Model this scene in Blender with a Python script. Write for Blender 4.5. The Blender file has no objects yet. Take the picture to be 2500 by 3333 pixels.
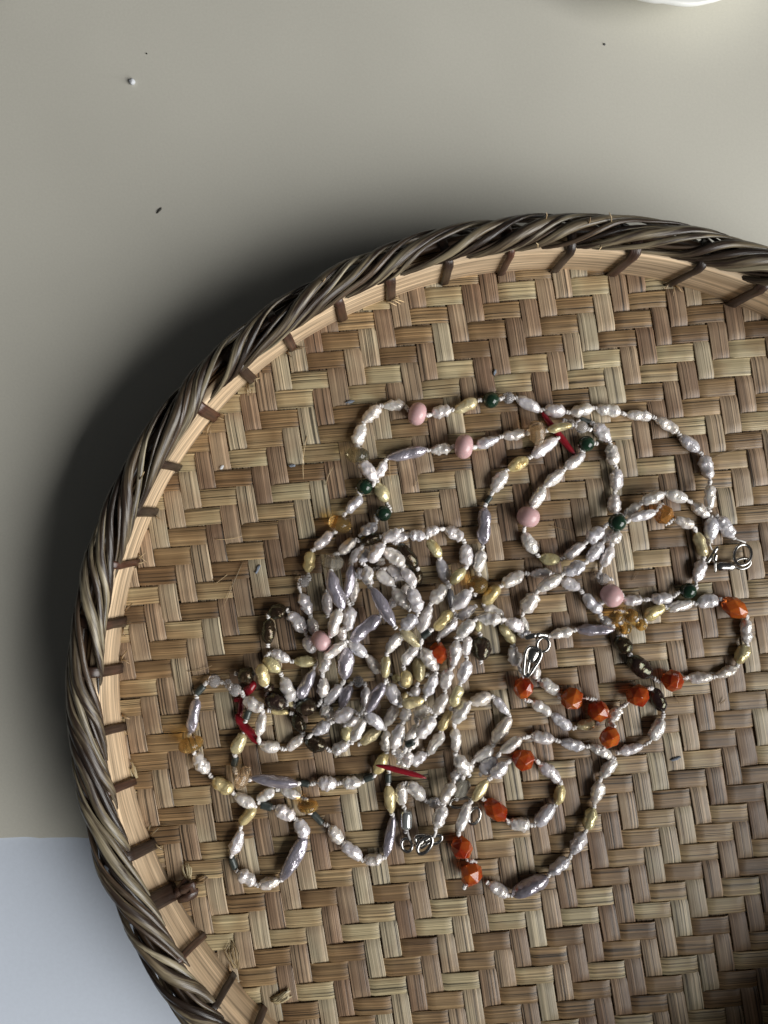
import bpy, bmesh, math, random
from mathutils import Vector, Matrix, noise

sc = bpy.context.scene
col = sc.collection
PI = math.pi

# ---------------------------------------------------------------- camera
CAM_H, FPX, CX, CY = 0.2, 2507.0, 1250.0, 1666.5      # metres above the woven floor; focal length
cam_d = bpy.data.cameras.new('camera')
cam_d.sensor_fit = 'VERTICAL'
cam_d.sensor_height = 36.0
cam_d.lens = 36.0 * FPX / 3333.0
cam_d.clip_start = 0.01
cam_d.clip_end = 20.0
cam = bpy.data.objects.new('camera', cam_d)
cam.location = (0, 0, CAM_H)
cam.rotation_euler = (0, 0, 0)
col.objects.link(cam)
sc.camera = cam

# ---------------------------------------------------------------- light
w = bpy.data.worlds.new('World')
sc.world = w
w.use_nodes = True
bg = w.node_tree.nodes['Background']
bg.inputs[0].default_value = (0.74, 0.76, 0.78, 1)
bg.inputs[1].default_value = 0.05

def area_lamp(name, loc, target, sx, sy, power, colour):
    d = bpy.data.lights.new(name, 'AREA')
    d.shape = 'RECTANGLE'
    d.size, d.size_y = sx, sy
    d.energy = power
    d.color = colour
    o = bpy.data.objects.new(name, d)
    o.location = loc
    o.rotation_euler = (Vector(target) - Vector(loc)).to_track_quat('-Z', 'Y').to_euler()
    col.objects.link(o)
    return o
area_lamp('window_light', (1.02, -0.53, 0.56), (0.03, -0.02, 0.0), 1.05, 1.22, 36.5, (1.0, 0.99, 0.965))

sc.view_settings.view_transform = 'Standard'
sc.view_settings.look = 'None'
sc.view_settings.exposure = 0.0
sc.view_settings.gamma = 1.0
sc.cycles.max_bounces = 10
sc.cycles.transmission_bounces = 8
sc.cycles.caustics_refractive = True
sc.cycles.caustics_reflective = False

# ---------------------------------------------------------------- helpers
def wpt(px, py, z=0.0):
    """A point of the place at height z that lies on the sight line through a pixel of the photograph."""
    k = (CAM_H - z) / FPX
    return Vector(((px - CX) * k, (CY - py) * k, z))

def mesh_data(name, verts, faces, mat=None, uvs=None, smooth=True):
    me = bpy.data.meshes.new(name)
    me.from_pydata([tuple(v) for v in verts], [], faces)
    if uvs is not None:
        lay = me.uv_layers.new(name='UVMap')
        for lp in me.loops:
            lay.data[lp.index].uv = uvs[lp.vertex_index]
    if smooth:
        me.polygons.foreach_set('use_smooth', [True] * len(me.polygons))
    if mat is not None:
        me.materials.append(mat)
    me.update()
    return me

def link(name, data, parent=None, label=None, cat=None, group=None, kind=None):
    o = bpy.data.objects.new(name, data)
    col.objects.link(o)
    if parent is not None:
        o.parent = parent
    if label: o['label'] = label
    if cat: o['category'] = cat
    if group: o['group'] = group
    if kind: o['kind'] = kind
    return o

def tube(path, rad, sides=8, closed=False, cap=True, flat=1.0, up=None):
    """Tube round a polyline; rad is a number or one number per point; flat squashes it along the frame's second axis."""
    n = len(path)
    verts, faces, uvs = [], [], []
    L = 0.0
    prev = None
    for i, p in enumerate(path):
        a = path[(i - 1) % n] if (closed or i > 0) else p
        b = path[(i + 1) % n] if (closed or i < n - 1) else p
        t = (b - a).normalized()
        if up is not None:
            u2 = up[i] if isinstance(up, list) else up
        else:
            u2 = prev if prev is not None else (Vector((0, 0, 1)) if abs(t.z) < 0.9 else Vector((1, 0, 0)))
        s1 = t.cross(u2)
        if s1.length < 1e-9: s1 = t.orthogonal()
        s1.normalize()
        s2 = s1.cross(t).normalized()
        prev = s2
        r = rad[i] if isinstance(rad, (list, tuple)) else rad
        if i > 0: L += (p - path[i - 1]).length
        for k in range(sides):
            an = 2 * PI * k / sides
            verts.append(p + s1 * (math.cos(an) * r) + s2 * (math.sin(an) * r * flat))
            uvs.append((L * 100, k / sides * r * 2 * PI * 100))
    m = n if closed else n - 1
    for i in range(m):
        for k in range(sides):
            a = i * sides + k; b = i * sides + (k + 1) % sides
            j = (i + 1) % n
            faces.append((a, b, j * sides + (k + 1) % sides, j * sides + k))
    if cap and not closed:
        faces.append(tuple(range(sides))[::-1])
        faces.append(tuple((n - 1) * sides + k for k in range(sides)))
    return verts, faces, uvs

def merge(parts):
    V, F, U = [], [], []
    for v, f, u in parts:
        o = len(V)
        V += list(v); U += list(u)
        F += [tuple(i + o for i in q) for q in f]
    return V, F, U

# ---------------------------------------------------------------- materials
def new_mat(name):
    m = bpy.data.materials.new(name)
    m.use_nodes = True
    nt = m.node_tree
    b = nt.nodes['Principled BSDF']
    return m, nt, b

def node(nt, t, **kw):
    n = nt.nodes.new(t)
    for k, v in kw.items():
        if k in n.inputs.keys(): n.inputs[k].default_value = v
        else: setattr(n, k, v)
    return n

def ramp(nt, stops, interp='LINEAR'):
    r = nt.nodes.new('ShaderNodeValToRGB')
    e = r.color_ramp.elements
    while len(e) < len(stops): e.new(0.5)
    for i, (p, c) in enumerate(stops):
        e[i].position = p
        e[i].color = (c[0], c[1], c[2], 1)
    r.color_ramp.interpolation = interp
    return r

def mix(nt, mode, fac, a, b):
    n = nt.nodes.new('ShaderNodeMix')
    n.data_type = 'RGBA'; n.blend_type = mode
    def put(sock, v):
        if hasattr(v, 'links') or hasattr(v, 'is_linked'): nt.links.new(v, sock)
        elif isinstance(v, (int, float)): sock.default_value = v
        else: sock.default_value = (*v, 1)
    put(n.inputs[0], fac); put(n.inputs[6], a); put(n.inputs[7], b)
    return n.outputs[2]

def fibre_mat(name, stops, su=0.16, sv=25.0, contrast=0.84, rough=0.42, bump=0.35, patch=None, spec=0.5):
    """Split bamboo, cane: colour by object, fine grain along U (UV in centimetres), slow change along the length."""
    m, nt, b = new_mat(name)
    L = nt.links
    tc = node(nt, 'ShaderNodeTexCoord'); oi = node(nt, 'ShaderNodeObjectInfo')
    off = node(nt, 'ShaderNodeCombineXYZ')
    mul = node(nt, 'ShaderNodeMath', operation='MULTIPLY'); mul.inputs[1].default_value = 97.0
    L.new(oi.outputs['Random'], mul.inputs[0]); L.new(mul.outputs[0], off.inputs[2]); L.new(mul.outputs[0], off.inputs[0])
    mp = node(nt, 'ShaderNodeMapping'); mp.inputs['Scale'].default_value = (su, sv, 1)
    L.new(tc.outputs['UV'], mp.inputs['Vector']); L.new(off.outputs[0], mp.inputs['Location'])
    grain = node(nt, 'ShaderNodeTexNoise', Scale=1.0, Detail=3.0, Roughness=0.65)
    L.new(mp.outputs[0], grain.inputs['Vector'])
    mp2 = node(nt, 'ShaderNodeMapping'); mp2.inputs['Scale'].default_value = (0.9, 1.3, 1)
    L.new(tc.outputs['UV'], mp2.inputs['Vector']); L.new(off.outputs[0], mp2.inputs['Location'])
    slow = node(nt, 'ShaderNodeTexNoise', Scale=1.0, Detail=2.0)
    L.new(mp2.outputs[0], slow.inputs['Vector'])
    # pick a tone: object random shifted by the slow noise
    add = node(nt, 'ShaderNodeMath', operation='MULTIPLY_ADD'); add.inputs[1].default_value = 1.2; add.inputs[2].default_value = -0.6
    L.new(slow.outputs[0], add.inputs[0])
    s2 = node(nt, 'ShaderNodeMath', operation='ADD'); L.new(add.outputs[0], s2.inputs[0]); L.new(oi.outputs['Random'], s2.inputs[1])
    rp = ramp(nt, stops); L.new(s2.outputs[0], rp.inputs[0])
    gr = ramp(nt, [(0.37, (1 - contrast,) * 3), (0.44, (0.80,) * 3), (0.53, (0.92,) * 3), (0.58, (1.15,) * 3), (0.66, (1 + contrast * 0.8,) * 3)])
    L.new(grain.outputs[0], gr.inputs[0])
    c = mix(nt, 'MULTIPLY', 1.0, rp.outputs[0], gr.outputs[0])
    if patch is not None:
        pn = node(nt, 'ShaderNodeTexNoise', Scale=1.0, Detail=4.0, Roughness=0.6)
        mp3 = node(nt, 'ShaderNodeMapping'); mp3.inputs['Scale'].default_value = (0.55, 6, 1)
        L.new(tc.outputs['UV'], mp3.inputs['Vector']); L.new(off.outputs[0], mp3.inputs['Location']); L.new(mp3.outputs[0], pn.inputs['Vector'])
        pr = ramp(nt, [(patch[1], (0, 0, 0)), (patch[2], (1, 1, 1))]); L.new(pn.outputs[0], pr.inputs[0])
        c = mix(nt, 'MIX', pr.outputs[0], c, patch[0])
    L.new(c, b.inputs['Base Color'])
    b.inputs['Roughness'].default_value = rough
    b.inputs['Specular IOR Level'].default_value = spec
    bp = node(nt, 'ShaderNodeBump', Strength=bump, Distance=0.0003)
    L.new(grain.outputs[0], bp.inputs['Height']); L.new(bp.outputs[0], b.inputs['Normal'])
    return m

M = {}
M['weft'] = fibre_mat('bamboo_weft', [(0.0, (0.15, 0.088, 0.042)), (0.3, (0.23, 0.145, 0.07)), (0.6, (0.31, 0.21, 0.108)), (0.85, (0.37, 0.28, 0.155)), (1.0, (0.43, 0.355, 0.21))])
M['warp'] = fibre_mat('bamboo_warp', [(0.0, (0.20, 0.125, 0.078)), (0.35, (0.29, 0.20, 0.128)), (0.65, (0.37, 0.275, 0.18)), (1.0, (0.43, 0.365, 0.25))])
M['hoop'] = fibre_mat('split_bamboo_hoop', [(0.0, (0.50, 0.35, 0.21)), (0.5, (0.56, 0.41, 0.26)), (1.0, (0.62, 0.47, 0.31))], su=0.25, sv=9.0, contrast=0.5, rough=0.55, bump=0.3)
M['hoop_outer'] = fibre_mat('outer_bamboo_hoop', [(0.0, (0.06, 0.035, 0.02)), (1.0, (0.14, 0.085, 0.045))], su=0.3, sv=9.0)  # coloured dark so the gaps between the rim canes look shaded
M['cane'] = fibre_mat('dry_cane', [(0.0, (0.09, 0.065, 0.04)), (0.35, (0.17, 0.135, 0.085)), (0.6, (0.22, 0.185, 0.12)), (1.0, (0.29, 0.25, 0.17))],
                      su=0.35, sv=14, contrast=0.6, rough=0.36, bump=0.5, patch=((0.03, 0.019, 0.013), 0.43, 0.57), spec=0.5)
M['cane_dark'] = fibre_mat('dark_cane', [(0.0, (0.016, 0.010, 0.007)), (0.5, (0.032, 0.021, 0.014)), (1.0, (0.07, 0.047, 0.030))],
                      su=0.3, sv=16, contrast=0.7, rough=0.32, bump=0.6, patch=((0.20, 0.16, 0.10), 0.58, 0.70), spec=0.5)
M['lash'] = fibre_mat('dark_cane_lashing', [(0.0, (0.022, 0.014, 0.010)), (0.6, (0.04, 0.021, 0.014)), (1.0, (0.075, 0.030, 0.018))], su=0.5, sv=16, contrast=0.6, rough=0.34, bump=0.5)
M['fray'] = fibre_mat('frayed_bamboo', [(0.0, (0.28, 0.17, 0.08)), (1.0, (0.50, 0.38, 0.22))])

def paper_mat(name, colr, grain=0.06, bump=0.25, scale=900, blotch=0.06):
    m, nt, b = new_mat(name); L = nt.links
    tc = node(nt, 'ShaderNodeTexCoord')
    n1 = node(nt, 'ShaderNodeTexNoise', Scale=scale, Detail=3.0, Roughness=0.6); L.new(tc.outputs['Object'], n1.inputs['Vector'])
    n2 = node(nt, 'ShaderNodeTexNoise', Scale=22.0, Detail=3.0); L.new(tc.outputs['Object'], n2.inputs['Vector'])
    r1 = ramp(nt, [(0.3, (1 - grain,) * 3), (0.7, (1 + grain,) * 3)]); L.new(n1.outputs[0], r1.inputs[0])
    r2 = ramp(nt, [(0.3, (1 - blotch,) * 3), (0.7, (1 + blotch * 0.4,) * 3)]); L.new(n2.outputs[0], r2.inputs[0])
    c = mix(nt, 'MULTIPLY', 1.0, colr, r1.outputs[0]); c = mix(nt, 'MULTIPLY', 1.0, c, r2.outputs[0])
    # sparse dark fibres and specks in the sheet
    mp = node(nt, 'ShaderNodeMapping'); mp.inputs['Scale'].default_value = (210, 120, 1); mp.inputs['Rotation'].default_value = (0, 0, 0.5)
    L.new(tc.outputs['Object'], mp.inputs['Vector'])
    vo = node(nt, 'ShaderNodeTexVoronoi', Scale=1.0); L.new(mp.outputs[0], vo.inputs['Vector'])
    sp = ramp(nt, [(0.0, (1, 1, 1)), (0.045, (0, 0, 0))]); L.new(vo.outputs['Distance'], sp.inputs[0])
    gate = node(nt, 'ShaderNodeTexNoise', Scale=70.0); L.new(tc.outputs['Object'], gate.inputs['Vector'])
    gr = ramp(nt, [(0.60, (0, 0, 0)), (0.68, (1, 1, 1))]); L.new(gate.outputs[0], gr.inputs[0])
    f = mix(nt, 'MULTIPLY', 1.0, sp.outputs[0], gr.outputs[0])
    fm = node(nt, 'ShaderNodeMath', operation='MULTIPLY'); fm.inputs[1].default_value = 0.35; L.new(f, fm.inputs[0])
    c = mix(nt, 'MIX', fm.outputs[0], c, (0.10, 0.09, 0.07))
    L.new(c, b.inputs['Base Color'])
    b.inputs['Roughness'].default_value = 0.75
    b.inputs['Specular IOR Level'].default_value = 0.25
    bp = node(nt, 'ShaderNodeBump', Strength=bump, Distance=0.0002)
    L.new(n1.outputs[0], bp.inputs['Height']); L.new(bp.outputs[0], b.inputs['Normal'])
    return m
M['beige'] = paper_mat('beige_paper', (0.56, 0.545, 0.478), grain=0.03, bump=0.10, scale=1500, blotch=0.05)
M['white'] = paper_mat('white_table', (0.63, 0.69, 0.785), grain=0.02, bump=0.08, blotch=0.03)

def pearl_mat(name, stops, rough=0.16, bump=0.4, metal=0.30, scale=4.0, spot=None, sheen=(0.9, 0.85, 0.95), film=420):
    m, nt, b = new_mat(name); L = nt.links
    tc = node(nt, 'ShaderNodeTexCoord'); oi = node(nt, 'ShaderNodeObjectInfo')
    rp = ramp(nt, stops); L.new(oi.outputs['Random'], rp.inputs[0])
    off = node(nt, 'ShaderNodeVectorMath', operation='ADD')
    cmb = node(nt, 'ShaderNodeCombineXYZ'); mul = node(nt, 'ShaderNodeMath', operation='MULTIPLY'); mul.inputs[1].default_value = 53.0
    L.new(oi.outputs['Random'], mul.inputs[0]); L.new(mul.outputs[0], cmb.inputs[0]); L.new(mul.outputs[0], cmb.inputs[1])
    L.new(tc.outputs['Object'], off.inputs[0]); L.new(cmb.outputs[0], off.inputs[1])
    n = node(nt, 'ShaderNodeTexNoise', Scale=scale, Detail=4.0, Roughness=0.55); L.new(off.outputs[0], n.inputs['Vector'])
    vr = ramp(nt, [(0.35, (0.86, 0.85, 0.90)), (0.65, (1.06, 1.04, 1.0))]); L.new(n.outputs[0], vr.inputs[0])
    c = mix(nt, 'MULTIPLY', 1.0, rp.outputs[0], vr.outputs[0])
    if spot:
        n2 = node(nt, 'ShaderNodeTexNoise', Scale=1.4, Detail=2.0); L.new(off.outputs[0], n2.inputs['Vector'])
        r2 = ramp(nt, [(0.60, (0, 0, 0)), (0.70, (1, 1, 1))]); L.new(n2.outputs[0], r2.inputs[0])
        c = mix(nt, 'MIX', r2.outputs[0], c, spot)
    L.new(c, b.inputs['Base Color'])
    b.inputs['Metallic'].default_value = metal
    b.inputs['Roughness'].default_value = rough
    b.inputs['Specular IOR Level'].default_value = 0.6
    b.inputs['Coat Weight'].default_value = 0.5
    b.inputs['Coat Roughness'].default_value = 0.12
    b.inputs['Subsurface Weight'].default_value = 0.25
    b.inputs['Subsurface Radius'].default_value = (1, 0.85, 0.75)
    b.inputs['Subsurface Scale'].default_value = 0.0008
    b.inputs['Thin Film Thickness'].default_value = film
    b.inputs['Thin Film IOR'].default_value = 1.45
    bp = node(nt, 'ShaderNodeBump', Strength=bump, Distance=0.00035)
    n3 = node(nt, 'ShaderNodeTexNoise', Scale=scale * 1.6, Detail=1.5, Roughness=0.5, Distortion=0.6)
    mp = node(nt, 'ShaderNodeMapping'); mp.inputs['Scale'].default_value = (2.4, 1.0, 1.0)
    L.new(off.outputs[0], mp.inputs['Vector']); L.new(mp.outputs[0], n3.inputs['Vector'])
    L.new(n3.outputs[0], bp.inputs['Height']); L.new(bp.outputs[0], b.inputs['Normal'])
    return m
M['P'] = pearl_mat('white_pearl', [(0.0, (0.88, 0.82, 0.76)), (0.3, (0.90, 0.87, 0.82)), (0.5, (0.88, 0.83, 0.83)), (0.75, (0.83, 0.81, 0.83)), (0.9, (0.72, 0.71, 0.75)), (1.0, (0.88, 0.81, 0.72))])
M['Y'] = pearl_mat('yellow_pearl', [(0.0, (0.70, 0.57, 0.27)), (0.5, (0.76, 0.67, 0.42)), (1.0, (0.62, 0.56, 0.31))], spot=(0.60, 0.44, 0.18))
M['L'] = pearl_mat('lavender_pearl', [(0.0, (0.47, 0.445, 0.51)), (0.5, (0.56, 0.53, 0.595)), (1.0, (0.42, 0.395, 0.46))], rough=0.20, bump=0.45, metal=0.6)
M['B'] = pearl_mat('bronze_pearl', [(0.0, (0.028, 0.018, 0.012)), (0.5, (0.05, 0.032, 0.018)), (1.0, (0.035, 0.02, 0.02))], rough=0.13, metal=0.3, bump=0.4)
M['D'] = pearl_mat('grey_pearl', [(0.0, (0.14, 0.15, 0.16)), (1.0, (0.2, 0.2, 0.22))], rough=0.2, metal=0.4)

def simple(name, colr, rough=0.3, metal=0.0, trans=0.0, ior=1.5, sss=0.0, sssr=(1, 1, 1), var=0.15, scale=3.0, spec=0.5, bump=0.0):
    m, nt, b = new_mat(name); L = nt.links
    tc = node(nt, 'ShaderNodeTexCoord'); oi = node(nt, 'ShaderNodeObjectInfo')
    n = node(nt, 'ShaderNodeTexNoise', Scale=scale, Detail=4.0); n.noise_dimensions = '4D'
    mul = node(nt, 'ShaderNodeMath', operation='MULTIPLY'); mul.inputs[1].default_value = 31.0
    L.new(oi.outputs['Random'], mul.inputs[0]); L.new(mul.outputs[0], n.inputs['W'])
    L.new(tc.outputs['Object'], n.inputs['Vector'])
    r = ramp(nt, [(0.3, tuple(x * (1 - var) for x in colr)), (0.7, tuple(min(1, x * (1 + var)) for x in colr))]); L.new(n.outputs[0], r.inputs[0])
    L.new(r.outputs[0], b.inputs['Base Color'])
    b.inputs['Roughness'].default_value = rough
    b.inputs['Metallic'].default_value = metal
    b.inputs['Transmission Weight'].default_value = trans
    b.inputs['IOR'].default_value = ior
    b.inputs['Specular IOR Level'].default_value = spec
    if sss > 0:
        b.inputs['Subsurface Weight'].default_value = sss
        b.inputs['Subsurface Radius'].default_value = sssr
        b.inputs['Subsurface Scale'].default_value = 0.002
    if bump > 0:
        bp = node(nt, 'ShaderNodeBump', Strength=bump, Distance=0.0003)
        L.new(n.outputs[0], bp.inputs['Height']); L.new(bp.outputs[0], b.inputs['Normal'])
    return m
M['K'] = simple('pink_stone', (0.62, 0.395, 0.40), rough=0.28, sss=0.15, sssr=(1, 0.5, 0.5), var=0.10, scale=2.0)
M['G'] = simple('green_stone', (0.012, 0.032, 0.018), rough=0.14, var=0.3)
M['C'] = simple('clear_crystal', (0.99, 0.97, 0.98), rough=0.03, trans=0.80, ior=1.3, var=0.02)
M['a'] = simple('amber_citrine', (0.98, 0.66, 0.25), rough=0.03, trans=0.9, ior=1.3, var=0.05)
M['p'] = simple('peach_citrine', (0.97, 0.77, 0.55), rough=0.06, trans=0.86, ior=1.3, var=0.05)
M['t'] = simple('pale_citrine', (0.96, 0.88, 0.62), rough=0.04, trans=0.95, ior=1.38, var=0.03)
M['s'] = simple('smoky_citrine', (0.86, 0.80, 0.68), rough=0.05, trans=0.82, ior=1.38, var=0.05)
M['o'] = simple('orange_brown_citrine', (0.85, 0.42, 0.12), rough=0.12, trans=0.75, ior=1.5, var=0.12)
M['O'] = simple('carnelian', (0.80, 0.155, 0.032), rough=0.11, trans=0.38, ior=1.5, sss=0.55, sssr=(1, 0.32, 0.10), var=0.45, scale=1.2)
_r = [n for n in M['O'].node_tree.nodes if n.type == 'VALTORGB'][0].color_ramp.elements
_r[0].position, _r[0].color = 0.38, (0.40, 0.042, 0.012, 1)
_r[1].position, _r[1].color = 0.62, (0.74, 0.20, 0.035, 1)
M['R'] = simple('red_coral', (0.22, 0.009, 0.017), rough=0.24, var=0.15)
M['H'] = simple('dark_stone_tube', (0.055, 0.065, 0.06), rough=0.36, metal=0.2, var=0.3, bump=0.1)
M['S'] = simple('silver_tube', (0.50, 0.53, 0.53), rough=0.18, metal=0.7, var=0.1)
M['silver'] = simple('polished_silver', (0.50, 0.485, 0.46), rough=0.2, metal=1.0, var=0.04)
M['silk'] = simple('white_silk_thread', (0.82, 0.79, 0.77), rough=0.45, var=0.08, scale=800)
M['china'] = simple('white_china', (0.72, 0.73, 0.70), rough=0.3, var=0.02, spec=0.4)
M['slate'] = simple('dark_grey_stone', (0.07, 0.07, 0.07), rough=0.5, var=0.3, scale=90, bump=0.3)
M['husk'] = simple('dark_husk', (0.03, 0.028, 0.022), rough=0.6, var=0.3, scale=2)
M['lint'] = simple('blue_grey_lint', (0.20, 0.23, 0.28), rough=0.7, var=0.3, scale=2)
M['crumb'] = simple('white_crumb', (0.58, 0.60, 0.63), rough=0.5, var=0.15, scale=4)

# ---------------------------------------------------------------- the tray's outline
RC = (0.0502590, -0.0513362)
RCO = [0.11442, -0.00299, 0.00205, 0.00123, -0.00194, -4e-05, 0.00094, -0.0001, -0.00021]
def rim_r(t):
    r = RCO[0]
    for k in range(1, 5):
        r += RCO[2 * k - 1] * math.cos(k * t) + RCO[2 * k] * math.sin(k * t)
    return r
def rim(t, dr=0.0, z=0.0):
    r = rim_r(t) + dr
    if z > 0: z += HOOP * (shade_lift(t) - 1) * min(1.0, z / HOOP)
    return Vector((RC[0] + r * math.cos(t), RC[1] + r * math.sin(t), z))
def inside(p, dr):
    x, y = p[0] - RC[0], p[1] - RC[1]
    return math.hypot(x, y) < rim_r(math.atan2(y, x)) + dr
HOOP = 0.015
def shade_lift(t):
    """Wall height factor, raised out of view at lower right to shade the floor."""
    d = (t + math.radians(38) + PI) % (2 * PI) - PI
    return 1 + 2.3 * math.exp(-(d / math.radians(40)) ** 2)  # added wall height, there only to darken the lower right corner
TABLE = -0.006

# ---------------------------------------------------------------- table and paper
def sheet(name, x0, x1, y0, y1, z, mat, kind=None, n=1, edge=None, thick=0.0):
    xs = [x0 + (x1 - x0) * i / n for i in range(n + 1)]
    lo = [y0 + (edge(x) if edge else 0) for x in xs]
    V = [(x, l, z) for x, l in zip(xs, lo)] + [(x, y1, z) for x in xs]
    F = [(i, i + 1, n + 2 + i, n + 1 + i) for i in range(n)]
    if thick:
        b = len(V)
        V += [(x, l, z - thick) for x, l in zip(xs, lo)] + [(x, y1, z - thick) for x in xs]
        F += [(b + i, b + n + 1 + i, b + n + 2 + i, b + i + 1) for i in range(n)]
        F += [(i, b + i, b + i + 1, i + 1) for i in range(n)]
        F += [(n + 1 + i, n + 2 + i, b + n + 2 + i, b + n + 1 + i) for i in range(n)]
    return link(name, mesh_data(name, V, F, mat, smooth=False), kind=kind)
sheet('table_top', -1.2, 1.2, -1.2, 1.2, TABLE - 0.0008, M['white'], kind='structure')
edge_y = wpt(0, 2726, TABLE).y
bp_ = sheet('beige_paper_sheet', -0.6, 0.6, edge_y, 0.62, TABLE, M['beige'], n=600, thick=0.0006,
            edge=lambda x: 0.00028 * noise.noise(Vector((x * 160, 0, 0))) + 0.00016 * noise.noise(Vector((x * 700, 3, 0))))
bp_['label'] = 'large beige sheet of paper lying under the bamboo tray'
bp_['category'] = 'paper'

# ---------------------------------------------------------------- tray
tray = link('bamboo_tray', None, label='round woven bamboo tray with dark braided cane rim holding the necklaces', cat='tray')
tray.empty_display_size = 0.02

rnd = random.Random(7)
AX, AY = 843.0, 1881.0
Cc = (59.3, -4.3); Rr = (-9.5, -59.6)
S0 = CAM_H / FPX
def lat(a, b):
    px = AX + a * Cc[0] + (b - 0.5) * Rr[0]; py = AY + a * Cc[1] + (b - 0.5) * Rr[1]
    return Vector(((px - CX) * S0, (CY - py) * S0, 0))
def warp_over(a, b): return ((b - a) % 4) in (0, 1)
AMP = 0.00036; THK = 0.00030
def sstep(x):
    x = max(0.0, min(1.0, x)); return x * x * (3 - 2 * x)
def weave_z(is_warp, idx, s):
    i = math.floor(s); f = s - i
    def lev(k):
        wo = warp_over(idx, k) if is_warp else warp_over(k, idx)
        return AMP if (wo == is_warp) else -AMP
    return lev(i) + (lev(i + 1) - lev(i)) * sstep((f - 0.28) / 0.44)
def strip(is_warp, idx):
    seed = rnd.random() * 100
    wid = 0.5 * (rnd.uniform(0.93, 0.985) if rnd.random() < 0.7 else rnd.uniform(0.85, 0.93)); shift = rnd.uniform(-0.00014, 0.00014)
    pts = []
    s = -60.0
    while s < 60.0:
        p = lat(idx, s) if is_warp else lat(s, idx)
        if inside(p, 0.0017): pts.append((s, p))
        s += 0.25
    if len(pts) < 4: return
    dirv = (pts[-1][1] - pts[0][1]).normalized()
    side = Vector((-dirv.y, dirv.x, 0))
    pitch = (lat(1, 0) - lat(0, 0)).length if is_warp else (lat(0, 1) - lat(0, 0)).length
    V, U = [], []
    L = 0
    for n, (s, p) in enumerate(pts):
        if n: L += (p - pts[n - 1][1]).length
        wob = 0.00016 * noise.noise(Vector((s * 0.35, seed, 0)))
        hw = pitch * wid * (1 + 0.035 * noise.noise(Vector((s * 0.5, seed, 9))))
        z = weave_z(is_warp, idx, s) + 0.00008 * noise.noise(Vector((s * 0.6, seed, 4)))
        tw = 0.00010 * noise.noise(Vector((s * 0.45, seed, 14)))
        ctr = p + side * (wob + shift)
        for q, (o, dz) in enumerate(((-1, -0.00002 - tw), (-0.93, 0.00004 - tw), (0, 0.00009), (0.93, 0.00004 + tw), (1, -0.00002 + tw), (1, -THK + tw), (-1, -THK - tw))):
            V.append(ctr + side * (hw * o) + Vector((0, 0, z + dz)))
            U.append((L * 100, hw * (o + 1) * 100 + seed))
    F = []
    K = 7
    for n in range(len(pts) - 1):
        a = n * K; b = a + K
        for q in range(K):
            r = (q + 1) % K
            F.append((a + q, a + r, b + r, b + q))
    F = [f[::-1] for f in F]
    me = mesh_data('bamboo_strip', V, F, M['warp'] if is_warp else M['weft'], U)
    link('bamboo_strip', me, tray)
for i in range(-40, 60): strip(True, i)
for i in range(-60, 60): strip(False, i)

def ring_sweep(profile, n=360, t0=0.0):
    """Closed sweep of an (r offset, z) profile round the rim."""
    V, F, U = [], [], []
    K = len(profile)
    L = 0; prev = None
    for i in range(n + 1):
        t = t0 + 2 * PI * i / n
        c = rim(t)
        if prev is not None: L += (c - prev).length
        prev = c
        wob = 0.00025 * noise.noise(Vector((math.cos(t) * 6, math.sin(t) * 6, t0)))
        acc = 0
        for q, (dr, z) in enumerate(profile):
            if q: acc += math.hypot(dr - profile[q - 1][0], z - profile[q - 1][1])
            V.append(rim(t, dr + wob, z)); U.append((L * 100, acc * 100))
    for i in range(n):
        for q in range(K - 1):
            a = i * K + q
            F.append((a, a + 1, a + K + 1, a + K))
    return V, F, U
hv, hf, hu = ring_sweep([(0.0021, -0.0004), (0.0002, -0.0004), (-0.0001, -0.0001), (0.0, 0.005), (0.0, 0.010), (-0.0001, HOOP - 0.0004), (0.0004, HOOP), (0.0019, HOOP), (0.0022, HOOP - 0.0003), (0.0021, -0.0004)])
link('inner_hoop', mesh_data('inner_hoop', hv, hf, M['hoop'], hu), tray)
hv, hf, hu = ring_sweep([(0.0024, -0.0012), (0.0024, HOOP - 0.001), (0.0033, HOOP - 0.001), (0.0033, -0.0012), (0.0024, -0.0012)], t0=1.0)
link('woven_wall', mesh_data('woven_wall', hv, hf, M['weft'], hu), tray)
hv, hf, hu = ring_sweep([(0.0036, -0.0045), (0.0036, HOOP + 0.0006), (0.0040, HOOP + 0.001), (0.0052, HOOP + 0.001), (0.0056, HOOP + 0.0006), (0.0056, -0.0045), (0.0036, -0.0045)], t0=2.0)
link('outer_hoop', mesh_data('outer_hoop', hv, hf, M['hoop_outer'], hu), tray)
# foot ring under the floor, the tray stands on it
hv, hf, hu = ring_sweep([(-0.006, TABLE + 0.0001), (-0.006, -0.0010), (-0.002, -0.0010), (-0.002, TABLE + 0.0001), (-0.006, TABLE + 0.0001)], t0=0.5)
link('foot_ring', mesh_data('foot_ring', hv, hf, M['hoop_outer'], hu), tray)

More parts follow.
